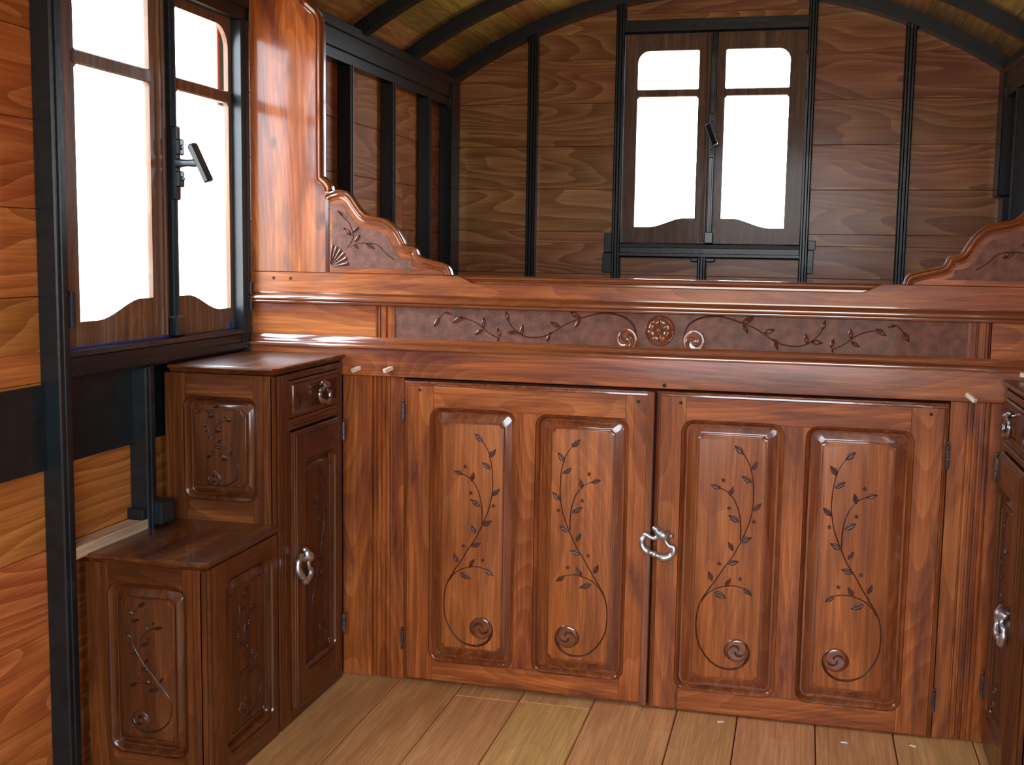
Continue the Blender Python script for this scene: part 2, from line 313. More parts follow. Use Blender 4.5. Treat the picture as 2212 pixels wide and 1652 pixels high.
def vine(T, cx, cz, mirror, w, parent, sc=1.0, scz=None, mats=('carve', 'scroll'), name='carved_vine', rot=0):
    scz = scz or sc; mx = -1 if mirror else 1
    def q(p): return (cx+mx*p[0]*sc, cz+p[1]*scz)
    m = MB(T)
    p = smooth_path([q(v) for v in STEM1]); n = len(p); rad = []
    for i in range(n):
        s = i/n
        rad.append((.0012+.0010*s) if s < .55 else (.0018+(s-.55)*.0095 if s < .85 else .0047-(s-.85)*.012))
    ribbon(m, p, [r*min(sc, 1) for r in rad], w)
    for st in (STEM2, STEM3):
        p = smooth_path([q(v) for v in st]); ribbon(m, p, [(.0017-.0006*i/len(p))*min(sc, 1) for i in range(len(p))], w)
    for i in range(0, len(LEAVES), 2): leaf(m, q(LEAVES[i]), q(LEAVES[i+1]), w, .50, 0)
    for f in FLOWERS:
        f = q(f)
        for k in range(5):
            a = k*1.2566+.3; leaf(m, f, (f[0]+.0065*sc*math.cos(a), f[1]+.0065*sc*math.sin(a)), w, .55, 0, .0007)
    # round boss with comma-shaped swirls at the foot of the vine
    c0 = q((.0285, -.2315))
    disc = []
    for rr, hh in ((.0300, -.0004), (.0285, .0016), (.021, .0030), (.012, .0010), (.003, .0022)):
        disc.append([(c0[0]+rr*sc*math.cos(2*math.pi*k/24), c0[1]+rr*sc*math.sin(2*math.pi*k/24), w+hh) for k in range(24)])
    m.loft(disc, cap1=True, mi=1)
    for k in range(2):
        pts = [(c0[0]+mx*sc*(.003+.0245*s)*math.cos(k*math.pi+.4+s*3.6), c0[1]+sc*(.003+.0245*s)*math.sin(k*math.pi+.4+s*3.6)) for s in [j/12 for j in range(13)]]
        ribbon(m, pts, [.0012+.0022*math.sin(math.pi*j/12) for j in range(13)], w+.0018)
    return m.build(name, list(mats), parent, smooth=50)

def bail_handle(T, cu, cv, w, parent, mat='pewter', sc=1.0, rot=0, name='handle'):
    """cast drop handle: curl-ended boss with a scrolled ring hanging from it"""
    ring = [(790, 600), (765, 660), (710, 695), (620, 690), (530, 650), (495, 720), (470, 790), (478, 870), (530, 960), (620, 1010), (700, 1020), (775, 1035), (860, 1050), (960, 1075), (1060, 1040), (1140, 970), (1175, 890), (1150, 790), (1080, 795), (1000, 745), (950, 680), (925, 610)]
    rr = [.0035, .0034, .0034, .0036, .0040, .0036, .0046, .0042, .0052, .0062, .0038, .0055, .0038, .0062, .0056, .0042, .0048, .0040, .0036, .0034, .0034, .0035]
    def q(p):
        x = (p[0]-860)*.000115*sc; y = -(p[1]-560)*.000115*sc-(p[0]-860)*.000023*sc*0
        ca, sa = math.cos(rot), math.sin(rot); return (cu+x*ca-y*sa, cv+x*sa+y*ca)
    m = MB(T); P_ = smooth_path([q(p) for p in ring], 3); R_ = [x[0] for x in smooth_path([(r,) for r in rr], 3)]
    m.tube([(x, y, w+.011) for x, y in P_], [r*sc*1.6 for r in R_], 10)
    b = smooth_path([q((690, 490)), q((740, 500)), q((800, 560)), q((870, 580)), q((940, 580)), q((990, 560)), q((1050, 565))], 3)
    nb = len(b); m.tube([(x, y, w+.009+.004*math.sin(math.pi*i/nb)) for i, (x, y) in enumerate(b)], [sc*(.0055+.0075*math.sin(math.pi*i/nb)**2) for i in range(nb)], 10)
    for p in ((690, 490), (1050, 565)): x, y = q(p); m.ball((x, y, w+.009), .0076*sc)
    x, y = q((870, 560)); m.tube([(x, y, w-.004), (x, y, w+.012)], [.007*sc, .0055*sc], 10)
    return m.build(name, mat, parent, smooth=60)
def hinge(T, u, v0, v1, w, parent):
    m = MB(T); n = 3; L = (v1-v0)/n
    m.box(u-.004, u+.004, v0+.003, v1-.003, w-.004, w+.001, b=.0005)
    for i in range(n): m.tube([(u, v0+i*L+.0008, w+.002), (u, v0+(i+1)*L-.0008, w+.002)], .0036, 8)
    for v in (v0-.004, v1+.004): m.ball((u, v, w+.002), .0036)
    return m.build('hinge', 'hinge', parent, smooth=40)

# ---------------------------------------------------------------- the wagon body
XR = 2.08; BY = 1.82; XB = -.045; PW = .17
def planks(m, axis, p0, p1, a0, a1, wf, wb, openings, place, seed, joints=.9, ph=0):
    """boards PW wide stacked over p (height), running along a, minus rectangular openings"""
    rnd = random.Random(seed); p = p0+ph
    if ph > 0: p -= PW
    while p < p1:
        lo, hi = max(p, p0), min(p+PW, p1)
        cuts = {lo, hi}
        for (oa0, oa1, op0, op1) in openings:
            for e in (op0, op1):
                if lo < e < hi: cuts.add(e)
        cuts = sorted(cuts); start = rnd.uniform(.3, joints) if joints < 5 else 99
        js = []; a = a0+start
        while a < a1-.12: js.append(a); a += rnd.uniform(.8, 2.0)
        for c0, c1 in zip(cuts, cuts[1:]):
            if c1-c0 < .004: continue
            mid = (c0+c1)/2; segs = [(a0, a1)]
            for (oa0, oa1, op0, op1) in openings:
                if op0 < mid < op1:
                    ns = []
                    for s0, s1 in segs:
                        if oa0 > s0: ns.append((s0, min(s1, oa0)))
                        if oa1 < s1: ns.append((max(s0, oa1), s1))
                    segs = ns
            for s0, s1 in segs:
                if s1-s0 < .01: continue
                pts = [s0]+[j for j in js if s0+.05 < j < s1-.05]+[s1]
                for q0, q1 in zip(pts, pts[1:]):
                    g0 = .0006 if c0 == lo else 0; g1 = .0006 if c1 == hi else 0
                    place(m, q0+.0003, q1-.0003, c0+g0, c1-g1, wf, wb)
        p += PW
WZ = (.92, 1.72)     # side window opening heights
Z0 = .01
# side walls
def side_wall(name, x_in, sgn, wins):
    m = MB(); ops = [(a, b, WZ[0], WZ[1]) for a, b in wins]
    def pl(m, a0, a1, z0, z1, wf, wb): m.box(min(wf, wb), max(wf, wb), a0, a1, z0, z1, b=.0012)
    planks(m, 'y', 0, 1.86, YF, BY+.045, x_in, x_in+sgn*.018, ops, pl, 11 if sgn < 0 else 12, ph=.01)
    xo = (x_in+sgn*.018, x_in+sgn*.040)
    ys = sorted(wins); y = YF-.06
    for a, b in ys:
        if sgn < 0: b = b+.075                                     # rebate for the outside shutter
        m.box(min(xo), max(xo), y, a, -.1, 1.90, b=0); m.box(min(xo), max(xo), a, b, -.1, WZ[0], b=0); m.box(min(xo), max(xo), a, b, WZ[1], 1.90, b=0); y = b
    m.box(min(xo), max(xo), y, BY+.10, -.1, 1.90, b=0)
    return m.build(name, 'piney', kind='structure', smooth=0)
side_wall('wall_left', XB, -1, LW)
side_wall('wall_right', XR-XB, 1, RW)
# arched gables
ZC = .243; RB = 1.879; XCEN = 1.04
def arc(x, r): return ZC+math.sqrt(r*r-(x-XCEN)**2)
def gable(name, yin, sgn, ops, mat, seed, back_r=1.93):
    m = MB(); top = []
    # boards: each board clipped under the arch
    def pl(m, a0, a1, z0, z1, wf, wb):
        n = 10; pts_t = []; R_ = 1.915
        if arc(a0, R_) >= z1 and arc(a1, R_) >= z1:
            m.box(a0, a1, min(wf, wb), max(wf, wb), z0, z1, b=.0012); return
        xs = [a0+(a1-a0)*i/24 for i in range(25)]; run = []
        xs = [x for x in xs if arc(x, R_) > z0+.002]
        if len(xs) < 2: return
        prof = [(xs[0], z0), (xs[-1], z0)]+[(x, min(z1, arc(x, R_))) for x in reversed(xs)]
        m.prism(prof, wf, wb, lambda a, p, q: (p, a, q))
    planks(m, 'x', 0, 2.17, XB, XR-XB, yin, yin+sgn*.018, ops, pl, seed, joints=9, ph=.021)
    n = 30; xs = [XB-.04+(XR-2*XB+.08)*i/n for i in range(n+1)]
    outer = [(XR-XB+.04, -.1), (XR-XB+.04, arc(XR-XB+.04, 1.97))]+[(x, arc(x, 1.97)) for x in reversed(xs)][1:]+[(XB-.04, -.1)]
    hol = [[(b, d), (a, d), (a, c), (b, c)] for a, b, c, d in ops]
    if any(c <= 0 for a, b, c, d in ops):
        a, b, c, d = ops[0]; outer = outer+[(a, -.1), (a, d), (b, d), (b, -.1)]; hol = []
    t = filled(outer, hol); thicken(t, 0, 1)
    mp = {v: m.v(v.co.x, yin+sgn*(.018+.022*v.co.z), v.co.y) for v in t.verts}
    for f in t.faces: m.f([mp[v] for v in f.verts])
    t.free()
    return m.build(name, mat, kind='structure', smooth=0)
BW = (.69, 1.388, 1.165, 1.99)
gable('wall_back', BY+.045, 1, [BW], 'pine', 23)
gable('wall_front', YF, -1, [(DOORX[0], DOORX[1], DOORZ[0], DOORZ[1])], 'pine', 22)
# roof boards
m = MB(); nb = 18; a_lo = math.asin((XR/2+.06)/1.925)
for i in range(nb):
    t0 = -a_lo+2*a_lo*i/nb+.0004; t1 = -a_lo+2*a_lo*(i+1)/nb-.0004
    cuts = [YF-.06]+sorted(random.uniform(YF+.3, BY-.3) for _ in range(2))+[BY+.10]
    for y0, y1 in zip(cuts, cuts[1:]):
        prof = [(XCEN+r*math.sin(t), ZC+r*math.cos(t)) for r, t in ((1.925, t0), (1.925, t1), (1.945, t1), (1.945, t0))]
        m.prism(prof, y0+.0004, y1-.0004, lambda a, p, q: (p, a, q))
prof = [(XCEN+1.9455*math.sin(t), ZC+1.9455*math.cos(t)) for t in [-a_lo-.03+(2*a_lo+.06)*i/24 for i in range(25)]]+[(XCEN+1.97*math.sin(t), ZC+1.97*math.cos(t)) for t in [a_lo+.03-(2*a_lo+.06)*i/24 for i in range(25)]]
m.prism(prof, YF-.06, BY+.10, lambda a, p, q: (p, a, q))
m.build('ceiling', 'ceil', kind='structure', smooth=0)
# floor
m = MB(); js = [-.10, .07, .24, .415, .585, .753, .937, 1.147, 1.295, 1.48, 1.66, 1.84, 2.01, 2.18]
rf = random.Random(5)
for i, (x0, x1) in enumerate(zip(js, js[1:])):
    x0, x1 = max(x0, XB), min(x1, XR-XB)
    cuts = [YF-.04]+({5: [-.055]}.get(i, [rf.uniform(-2.6, -.9)]))+[BY+.04]
    if i == 4: cuts = [YF-.04, -.062, BY+.04]
    for y0, y1 in zip(cuts, cuts[1:]): m.box(x0+.0014, x1-.0014, y0+.0010, y1-.0010, -.022, 0, b=.0018)
m.box(XB-.04, XR-XB+.04, YF-.06, BY+.10, -.06, -.0225, b=0)
m.build('floor', 'floor', kind='structure', smooth=0)

# black painted framing ------------------------------------------------
trim_n = [0]
def trim(mb, mat='black', **k):
    trim_n[0] += 1; return mb.build('trim_%d' % trim_n[0], mat, kind='structure', smooth=k.get('smooth', 0))
def post_y(y0, y1, z0, z1, x0=XB, x1=0.0, flute=True):        # post standing against a side wall
    m = MB(); s = 1 if x1 > x0 else -1
    m.box(min(x0, x1), max(x0, x1), y0, y1, z0, z1, b=.003)
    if flute:
        xa = x1; yc = (y0+y1)/2; w = (y1-y0)
        m.box(min(xa-s*.002, xa+s*.003), max(xa-s*.002, xa+s*.003), yc-w*.16, yc+w*.16, z0, z1, b=.0015)
    return trim(m)
def post_x(x0, x1, z0, z1, y0=BY, y1=BY+.045):
    m = MB(); w = x1-x0
    prof = [(x0, y1), (x0, y0+.004), (x0+.004, y0), (x0+w*.27, y0), (x0+w*.33, y0+.004), (x0+w*.39, y0), (x0+w*.61, y0), (x0+w*.67, y0+.004), (x0+w*.73, y0), (x1-.004, y0), (x1, y0+.004), (x1, y1)]
    m.prism(prof, z0, z1, lambda a, p, q: (p, q, a)); return trim(m)
PZ = 1.705
post_y(-.824, -.785, 0, PZ)                     # stout post left of the window
post_y(-.045, -.003, .86, PZ)                   # post between window and bed
post_y(-.518, -.480, 0, .864)
for y0, y1 in ((.30, .335), (.685, .719), (1.073, 1.111), (1.47, 1.508)): post_y(y0, y1, 0, PZ)
for y0, y1 in ((-1.25, -1.215), (-1.66, -1.62), (-1.95, -1.905), (-2.80, -2.755), (-3.30, -3.26)): post_y(y0, y1, 0, PZ)
for y0, y1 in ((-.824, -.785), (-.045, -.003), (.30, .335), (.685, .719), (1.073, 1.111), (1.47, 1.508), (-1.25, -1.215), (-1.66, -1.62), (-1.95, -1.905), (-2.80, -2.755), (-3.30, -3.26)):
    post_y(y0, y1, 0, PZ, XR-XB, XR)
for x0, x1 in ((.301, .338), (1.738, 1.775)): post_x(x0, x1, .0, arc((x0+x1)/2, RB)+.01)
post_x(.655, .690, 0, arc(.67, RB)+.01); post_x(1.385, 1.418, 0, arc(1.4, RB)+.01)
post_x(.998, 1.032, .0, 1.115)
m = MB(); m.box(XB, .006, 1.745, BY+.045, 0, 1.80, b=.003); trim(m)                # corner post left
m = MB(); m.box(2.075, XR-XB, 1.745, BY+.045, 1.355, 1.80, b=.003); m.box(2.098, XR-XB, 1.76, BY+.045, 0, 1.355, b=.002); trim(m)
# eaves plates, two steps
for s in (0, 1):
    m = MB(); prof = [(XB, PZ), (-.006, PZ), (-.006, PZ+.03), (.0, PZ+.034), (.0, PZ+.085), (.006, PZ+.09), (.006, 1.822), (-.0, 1.828), (XB, 1.828)]
    if s: prof = [(XR-x, z) for x, z in prof]
    m.prism(prof, YF, BY+.045, lambda a, p, q: (p, a, q)); trim(m)
# roof ribs
for y in (BY-.03, 1.27, .78, .28, -.22, -.72, -1.22, -1.72, -2.22, -2.72, -3.22):
    m = MB(); n = 36; w = .075 if y > 1.7 else .042; th = math.asin((XR/2+.03)/RB)
    ths = [-th+2*th*i/n for i in range(n+1)]
    rings = [[(XCEN+r*math.sin(t), yy, ZC+r*math.cos(t)) for r, yy in ((RB, y), (RB, y+w), (1.926, y+w), (1.926, y))] for t in ths]
    m.loft(rings, True, True, True); trim(m, smooth=30)
# sills, bands, cleats of the left wall
m = MB(); prof = [(XB, .864), (-.002, .864), (.002, .870), (.002, .884), (-.003, .888), (-.003, .905), (.001, .909), (-.004, .919), (-.03, .921), (XB, .921)]
m.prism(prof, -.787, -.003, lambda a, p, q: (p, a, q)); trim(m)
m = MB(); m.box(XB-.001, -.034, -.787, -.003, .69, .866, b=.001); trim(m)
m = MB(); m.box(XB-.001, -.034, -1.95, -.822, .686, .856, b=.001); trim(m)
m = MB(); m.box(XB, -.002, -.785, -.505, .494, .520, b=.002); trim(m, 'raw')
m = MB(); m.box(-.040, .022, -.50, -.445, .503, .556, b=.002); m.box(-.044, -.004, -.535, -.50, .503, .545, b=.002); trim(m)
# right wall: sill and band (mirror)
m = MB(); m.prism([(XR-x, z) for x, z in prof], -.787, -.003, lambda a, p, q: (p, a, q)); trim(m)
# back wall beams
m = MB(); prof = [(1.112, BY+.045), (1.112, BY+.006), (1.118, BY), (1.128, BY), (1.130, BY+.004), (1.150, BY+.004), (1.152, BY), (1.165, BY+.002), (1.170, BY+.010), (1.170, BY+.045)]
m.prism(prof, .688, 1.387, lambda a, p, q: (a, q, p)); trim(m)
m = MB(); m.prism([(1.978, BY+.045), (1.978, BY+.008), (1.986, BY+.002), (2.03, BY+.002), (2.036, BY+.045)], .688, 1.387, lambda a, p, q: (a, q, p)); trim(m)
m = MB(); m.box(.970, 1.065, BY+.006, BY+.04, 1.098, 1.114, b=.003); trim(m)
m = MB(); m.box(.618, .656, BY+.016, BY+.045, 1.05, 1.128, b=.002); m.box(.622, .656, BY+.024, BY+.045, 1.128, 1.205, b=.002); trim(m)
m = MB(); m.box(1.417, 1.440, BY+.016, BY+.045, 1.06, 1.15, b=.002); m.box(1.417, 1.446, BY+.028, BY+.045, 1.15, 1.186, b=.002); trim(m)

# ---------------------------------------------------------------- casement windows
def casement(name, T, half, zs, glassL, glassR, r_out, low_wave, width, th=.012):
    """two sashes meeting at u=half; T maps (u,v,w) to the world with w=0 on the sash face"""
    root = thing(name, None, None, T(half, zs[0], 0), kind='structure')
    u0, u1 = width; v0, v1 = zs
    for k, (g0, g1, s0, s1) in enumerate(((glassL[0], glassL[1], u0, half), (glassR[0], glassR[1], half, u1))):
        bot, rise, bar0, bar1, top = low_wave
        N_ = 14
        # S-shaped lower rail: low towards the hinge side, high towards the meeting stile
        us = [g0+(g1-g0)*i/N_ for i in range(N_+1)]
        def sw(u):
            s = (u-g0)/(g1-g0); s = s if k == 0 else 1-s
            s = min(1, max(0, (s-.18)/.62)); return bot+rise*(3*s*s-2*s**3)-.004*math.sin(math.pi*s)
        low = [(u, sw(u)) for u in us]+[(g1, bar0-.008), (g1-.008, bar0), (g0+.008, bar0), (g0, bar0-.008)]
        ro = r_out; ri = .006
        r4 = (ri, ro, ri, ri) if k == 0 else (ro, ri, ri, ri)
        upp = rrect(g0, g1, bar1, top, ri, 8, r4=r4)
        t = filled([(s1-.0006, v1), (s0+.0006, v1), (s0+.0006, v0), (s1-.0006, v0)], [low, upp]); thicken(t, 0, -th)
        m = MB(T); m.merge(t)
        # glazing bead lines on the stiles
        leafo = m.build('sash', 'sash', root, smooth=0)
        m = MB(T); m.box(g0-.004, g1+.004, bar0, bar1, -.004, .004, b=.003)
        m.build('glazing_bar', 'sash', leafo)
        m = MB(T); m.box(g0-.006, g1+.006, v0+.02, v1-.02, -th*.62, -th*.50, b=0); m.build('glass_pane', 'glass', leafo, smooth=0)
    return root
# left window: u along y, v height, w into the room
TL = lambda u, v, w: (-.03+w, u, v)
w1 = casement('window_1', TL, -.372, (.920, 1.722), (-.708, -.430), (-.318, -.061), .055, (.974, .040, 1.493, 1.522, 1.682), (-.783, -.006))
def meeting(root, T, u, v0, v1, vb):
    m = MB(T); m.box(u-.034, u-.022, v0, v1, -.001, .006, b=.002); m.box(u-.019, u-.011, v0, v1, -.001, .008, b=.002); m.build('meeting_bead', 'sash', root, smooth=30)
m = MB(TL); m.box(-.402, -.392, .925, 1.72, -.001, .007, b=.002); m.box(-.388, -.380, .925, 1.72, -.001, .009, b=.002); m.build('meeting_bead', 'sash', w1, smooth=30)
def latch(root, T, u, v0, v1, vb, grip, keep=True):
    m = MB(T); m.box(u-.011, u+.011, v0, v1, -.001, .014, b=.003); m.box(u-.004, u+.004, v0, v1, .012, .020, b=.002); lo = m.build('espagnolette_bar', 'iron', root, smooth=30)
    m = MB(T); m.box(u-.012, u+.013, vb-.085, vb+.085, .006, .024, b=.004); m.box(u-.010, u+.012, vb-.055, vb-.018, .02, .034, b=.003); m.box(u-.010, u+.012, vb+.018, vb+.055, .02, .034, b=.003)
    for dv in (-.036, .036): m.tube([(u, vb+dv, .03), (u, vb+dv, .037)], .006, 10)
    m.build('latch_box', 'iron', lo, smooth=35)
    m = MB(T); m.tube([(u, vb, .02), (u, vb, .034), (u, vb, .05), (u, vb, grip[0]-.004)], [.014, .010, .0085, .011], 12)
    du, dv, dw = grip[1:]; c = Vector((u+grip[4-1]*0, vb, grip[0])); ax = Vector((du, dv, dw)); L_ = ax.length; ax.normalize()
    sd = Vector((0, 0, 1)).cross(ax) if abs(ax.z) < .9 else Vector((1, 0, 0)); sd.normalize(); nn = ax.cross(sd)
    rings = []
    for s, k in ((-1, .75), (-.93, 1), (.93, 1), (1, .75)):
        p = c+ax*s*L_; rings.append([tuple(p+sd*a*.0125*k+nn*b*.0095*k) for a, b in ((-1, -.5), (-.6, -1), (.6, -1), (1, -.5), (1, .5), (.6, 1), (-.6, 1), (-1, .5))])
    m.loft(rings, True, True, True); m.build('lever_handle', 'iron', lo, smooth=25)
    return lo
# lever of the left window leans out into the room
latch(w1, TL, -.352, .925, 1.72, 1.322, (.080, .004, -.043, .019))
m = MB(TL); m.box(-.352-.02, -.352+.02, .921, .97, -.001, .026, b=.004); m.build('bolt_keep', 'iron', w1, smooth=30)
m = MB(TL); m.box(-.783, -.40, .9195, .9235, -.001, .003, b=0); m.box(-.40, -.372, .9195, .926, -.001, .003, b=0); m.box(-.075, -.062, .9195, .938, -.001, .003, b=0); m.build('masking_tape', 'blue', w1, smooth=0, label='thin line of blue along the bottom edge of the sash')
for u in (-.786, -.004):
    m = MB(TL); m.box(u-.006, u+.012 if u < -.5 else u+.004, .972, 1.035, .0, .030, b=.004); m.tube([(u+.008 if u < -.5 else u-.003, .968, .030), (u+.008 if u < -.5 else u-.003, 1.04, .030)], .006, 10); m.build('hinge', 'iron', w1, smooth=35)
# back window: u along x, w towards the camera
TB = lambda u, v, w: (u, BY+.018-w, v)
w2 = casement('window_2', TB, 1.040, (1.168, 1.985), (.742, .980), (1.082, 1.324), .045, (1.232, .036, 1.738, 1.766, 1.914), (.690, 1.386))
m = MB(TB); m.box(1.002, 1.010, 1.175, 1.97, -.001, .006, b=.002); m.box(1.014, 1.026, 1.175, 1.97, -.001, .009, b=.003); m.build('meeting_bead', 'sash', w2, smooth=30)
lo = latch(w2, TB, 1.040, 1.172, 1.98, 1.585, (.060, .016, -.040, .012))
m = MB(TB); m.box(1.022, 1.056, 1.170, 1.215, -.001, .024, b=.003); m.build('bolt_keep', 'iron', w2, smooth=30)
# unseen window behind the camera, added to light the left wall boards
TR = lambda u, v, w: (XR+.03-w, u, v)
w3 = casement('unseen_window', TR, -2.35, (.920, 1.722), (-2.70, -2.40), (-2.30, -2.00), .055, (.974, .040, 1.493, 1.522, 1.682), (-2.755, -1.95))
# shutter folded outside the left window
sh = thing('shutter', 'pale blue outside shutter with an orange edge behind the left window pane', 'shutter', (-.11, .06, .9))
m = MB(); m.box(-.107, -.101, .031, .20, 1.50, 1.76, b=.002); m.build('shutter_board', 'teal', sh)
m = MB(); m.box(-.107, -.100, .021, .031, 1.50, 1.76, b=.002); m.build('edge_strip', 'oran', sh, label='orange painted edge strip')

# ---------------------------------------------------------------- the cupboard bed across the end of the wagon
TF = lambda u, v, w: (u, -w, v)                 # front plane y=0, w towards the camera
bed = thing('cupboard_bed', 'built-in carved cherry-wood bed across the end wall with two panelled doors below', 'bed', (1.04, 0, 0))
X0, X1 = .0, XR
def hprism(name, prof, x0, x1, mat, parent=bed, smooth=40, **k):     # profile of (v,w) run along u
    m = MB(TF); m.prism(prof, x0, x1, lambda a, p, q: (a, p, q)); return m.build(name, mat, parent, smooth=smooth, **k)
def vprism(name, prof, z0, z1, mat, parent=bed, T=TF, smooth=40):    # profile of (u,w) run up v
    m = MB(T); m.prism(prof, z0, z1, lambda a, p, q: (p, a, q)); return m.build(name, mat, parent, smooth=smooth)
# carcass lining behind the doors and the mattress boards
m = MB(); m.box(.0, XR, .02, .034, 0.002, .80, b=0); m.box(.0, XR, .034, BY-.08, .86, .885, b=.002); m.build('bed_base', 'gap', bed, smooth=0)
# shoulder board with the dip in its top edge
def dipline(u):
    def ss(t): t = min(1, max(0, t)); return 3*t*t-2*t**3
    return 1.0695-.0205*ss((u-.556)/.06)+.0205*ss((u-1.535)/.06)
xs = [X0]+[.54+.006*i for i in range(16)]+[.9, 1.2]+[1.52+.006*i for i in range(16)]+[X1]
m = MB(TF); m.loft([[(x, 1.017, 0), (x, dipline(x)-.002, 0), (x, dipline(x), -.003), (x, dipline(x), -.012), (x, 1.017, -.012)] for x in xs], True, True, True)
m.build('shoulder_board', 'chx', bed, smooth=30)
hprism('cap_moulding', [(1.040, -.013), (1.0535, -.013), (1.0560, -.010), (1.0585, -.013), (1.0605, -.010), (1.0645, -.009), (1.0680, -.013), (1.0690, -.020), (1.0690, -.034), (1.040, -.034)], .205, 1.945, 'mould')
# two plugged screw holes at the left
for x in (.062, .110, ):
    m = MB(TF); m.tube([(x, 1.052, -.002), (x, 1.052, .0006)], .0042, 12); m.build('plug_or_peg_hole', 'gap', bed)
# upper moulding, frieze, lower moulding, rail
hprism('upper_moulding', [(1.0175, -.012), (1.0175, -.003), (1.0135, -.003), (1.0130, .002), (1.0115, .0065), (1.0095, .0110), (1.0065, .0140), (1.0045, .0151), (.9985, .0158), (.9970, .0150), (.9965, .0095), (.9945, .0110), (.9915, .0115), (.9885, .0105), (.9875, .004), (.9855, -.001), (.9855, -.012)], X0, X1, 'mould')
hprism('lower_moulding', [(.9055, -.012), (.9055, .000), (.899, .0035), (.8945, .0045), (.8940, .0065), (.8905, .0078), (.8898, .0110), (.8885, .0145), (.8865, .0172), (.8845, .0185), (.8780, .0192), (.8768, .0185), (.876, .0130), (.876, -.012)], X0, X1, 'mould')
hprism('rail_board', [(.806, -.014), (.806, .0105), (.808, .0130), (.874, .0130), (.8765, .0125), (.8765, -.014)], X0, X1, 'chx')
for fa, fb in ((X0, .346), (1.824, X1)):
    m = MB(TF); m.box(fa, fb, .9045, .9865, -.014, -.004, b=0); m.build('frieze_board', 'chx', bed, smooth=0)
def reeds(x0, sgn):
    pr = [(0, -.014), (0, -.004), (.003, -.004), (.0045, -.0075), (.007, -.0035), (.0115, -.0035), (.013, -.008), (.0165, -.009), (.018, -.0035), (.027, -.0035), (.029, -.0085), (.0315, -.0085), (.0335, -.0035), (.0505, -.0035), (.0505, -.014)]
    prof = [(x0+sgn*a, b) for a, b in pr]
    vprism('reeded_block', prof, .9045, .9865, 'chz')
reeds(.345, 1); reeds(1.826, -1)
m = MB(TF); m.box(.395, 1.776, .9045, .9865, -.014, -.0062, b=.0006); fr = m.build('frieze_panel', 'punch', bed, smooth=0, label='dark stippled frieze panel carved with vines, scrolls and a rosette')
FS1 = [(0.0937, -0.0307), (0.0843, -0.0232), (0.0817, -0.0128), (0.0906, -0.006), (0.1008, -0.0112), (0.1048, -0.0226), (0.0984, -0.0352), (0.0826, -0.0403), (0.0664, -0.0317), (0.0588, -0.0103), (0.0672, 0.0143), (0.0894, 0.031), (0.1163, 0.0378), (0.1433, 0.0385), (0.1749, 0.0313), (0.1975, 0.0238), (0.2246, 0.0133), (0.2472, 0.0004), (0.2699, -0.0147), (0.2922, -0.0238), (0.323, -0.0264), (0.3446, -0.0211), (0.3656, -0.006), (0.3799, 0.0137)]
FS2 = [(0.4055, -0.0302), (0.4307, -0.0181), (0.4596, 0.0042), (0.4846, 0.0134), (0.5055, 0.0176)]
FS3 = [(0.5263, 0.024), (0.5449, 0.029), (0.5603, 0.015), (0.5693, 0.0021)]
FL = [(0.1953, 0.0246), (0.2223, 0.039), (0.1976, 0.0215), (0.2095, 0.0006), (0.2471, 0.0027), (0.2723, 0.0125), (0.281, -0.0188), (0.2644, -0.0112), (0.2722, -0.0169), (0.2805, -0.0369), (0.3467, -0.0211), (0.3417, 0.0048), (0.3551, -0.014), (0.3825, -0.0167), (0.3799, 0.0137), (0.3861, 0.0375), (0.4003, -0.0281), (0.407, -0.0056), (0.4033, -0.0289), (0.4068, -0.0391), (0.4452, -0.0065), (0.4426, 0.0201), (0.4454, -0.011), (0.466, -0.0236), (0.4991, 0.0205), (0.5239, 0.0045), (0.5449, 0.0299), (0.5295, 0.0259), (0.5603, 0.015), (0.5748, -0.0079)]
def frieze_vine(mx):
    wq = -.0060; q = lambda p: (1.075+mx*p[0], .945+p[1])
    m = MB(TF); p = smooth_path([q(v) for v in FS1]); n = len(p)
    ribbon(m, p, [.0050-.0034*min(1, i/n/.6) if i > n*.2 else .0026+.0024*i/(n*.2) for i in range(n)], wq)
    for st in (FS2, FS3):
        p = smooth_path([q(v) for v in st]); ribbon(m, p, [.0013]*len(p), wq)
    for i in range(0, len(FL), 2): leaf(m, q(FL[i]), q(FL[i+1]), wq, .46, 1, .0026)
    return m.build('carved_vine', ['carve', 'leaf'], fr, smooth=50)
def frieze_scroll(mx):
    wq = -.0058; m = MB(TF); c0 = (1.075+mx*.0815, .922)
    disc = [[(c0[0]+r*math.cos(2*math.pi*k/28), c0[1]+r*math.sin(2*math.pi*k/28), wq+h) for k in range(28)] for r, h in ((.0275, -.0004), (.0262, .0030), (.0200, .0036), (.0110, .0018), (.0060, .0012), (.002, .0020))]
    m.loft(disc, cap1=True, mi=0)
    for k in range(2):
        pts = [(c0[0]+mx*(.002+.0215*s)*math.cos(k*math.pi+.9+s*4.0), c0[1]+(.002+.0215*s)*math.sin(k*math.pi+.9+s*4.0)) for s in [j/16 for j in range(17)]]
        ribbon(m, pts, [.0016+.0046*math.sin(math.pi*j/16) for j in range(17)], wq+.0030)
    return m.build('carved_scroll', ['scroll'], fr, smooth=60)
for mx in (1, -1): frieze_vine(mx); frieze_scroll(mx)
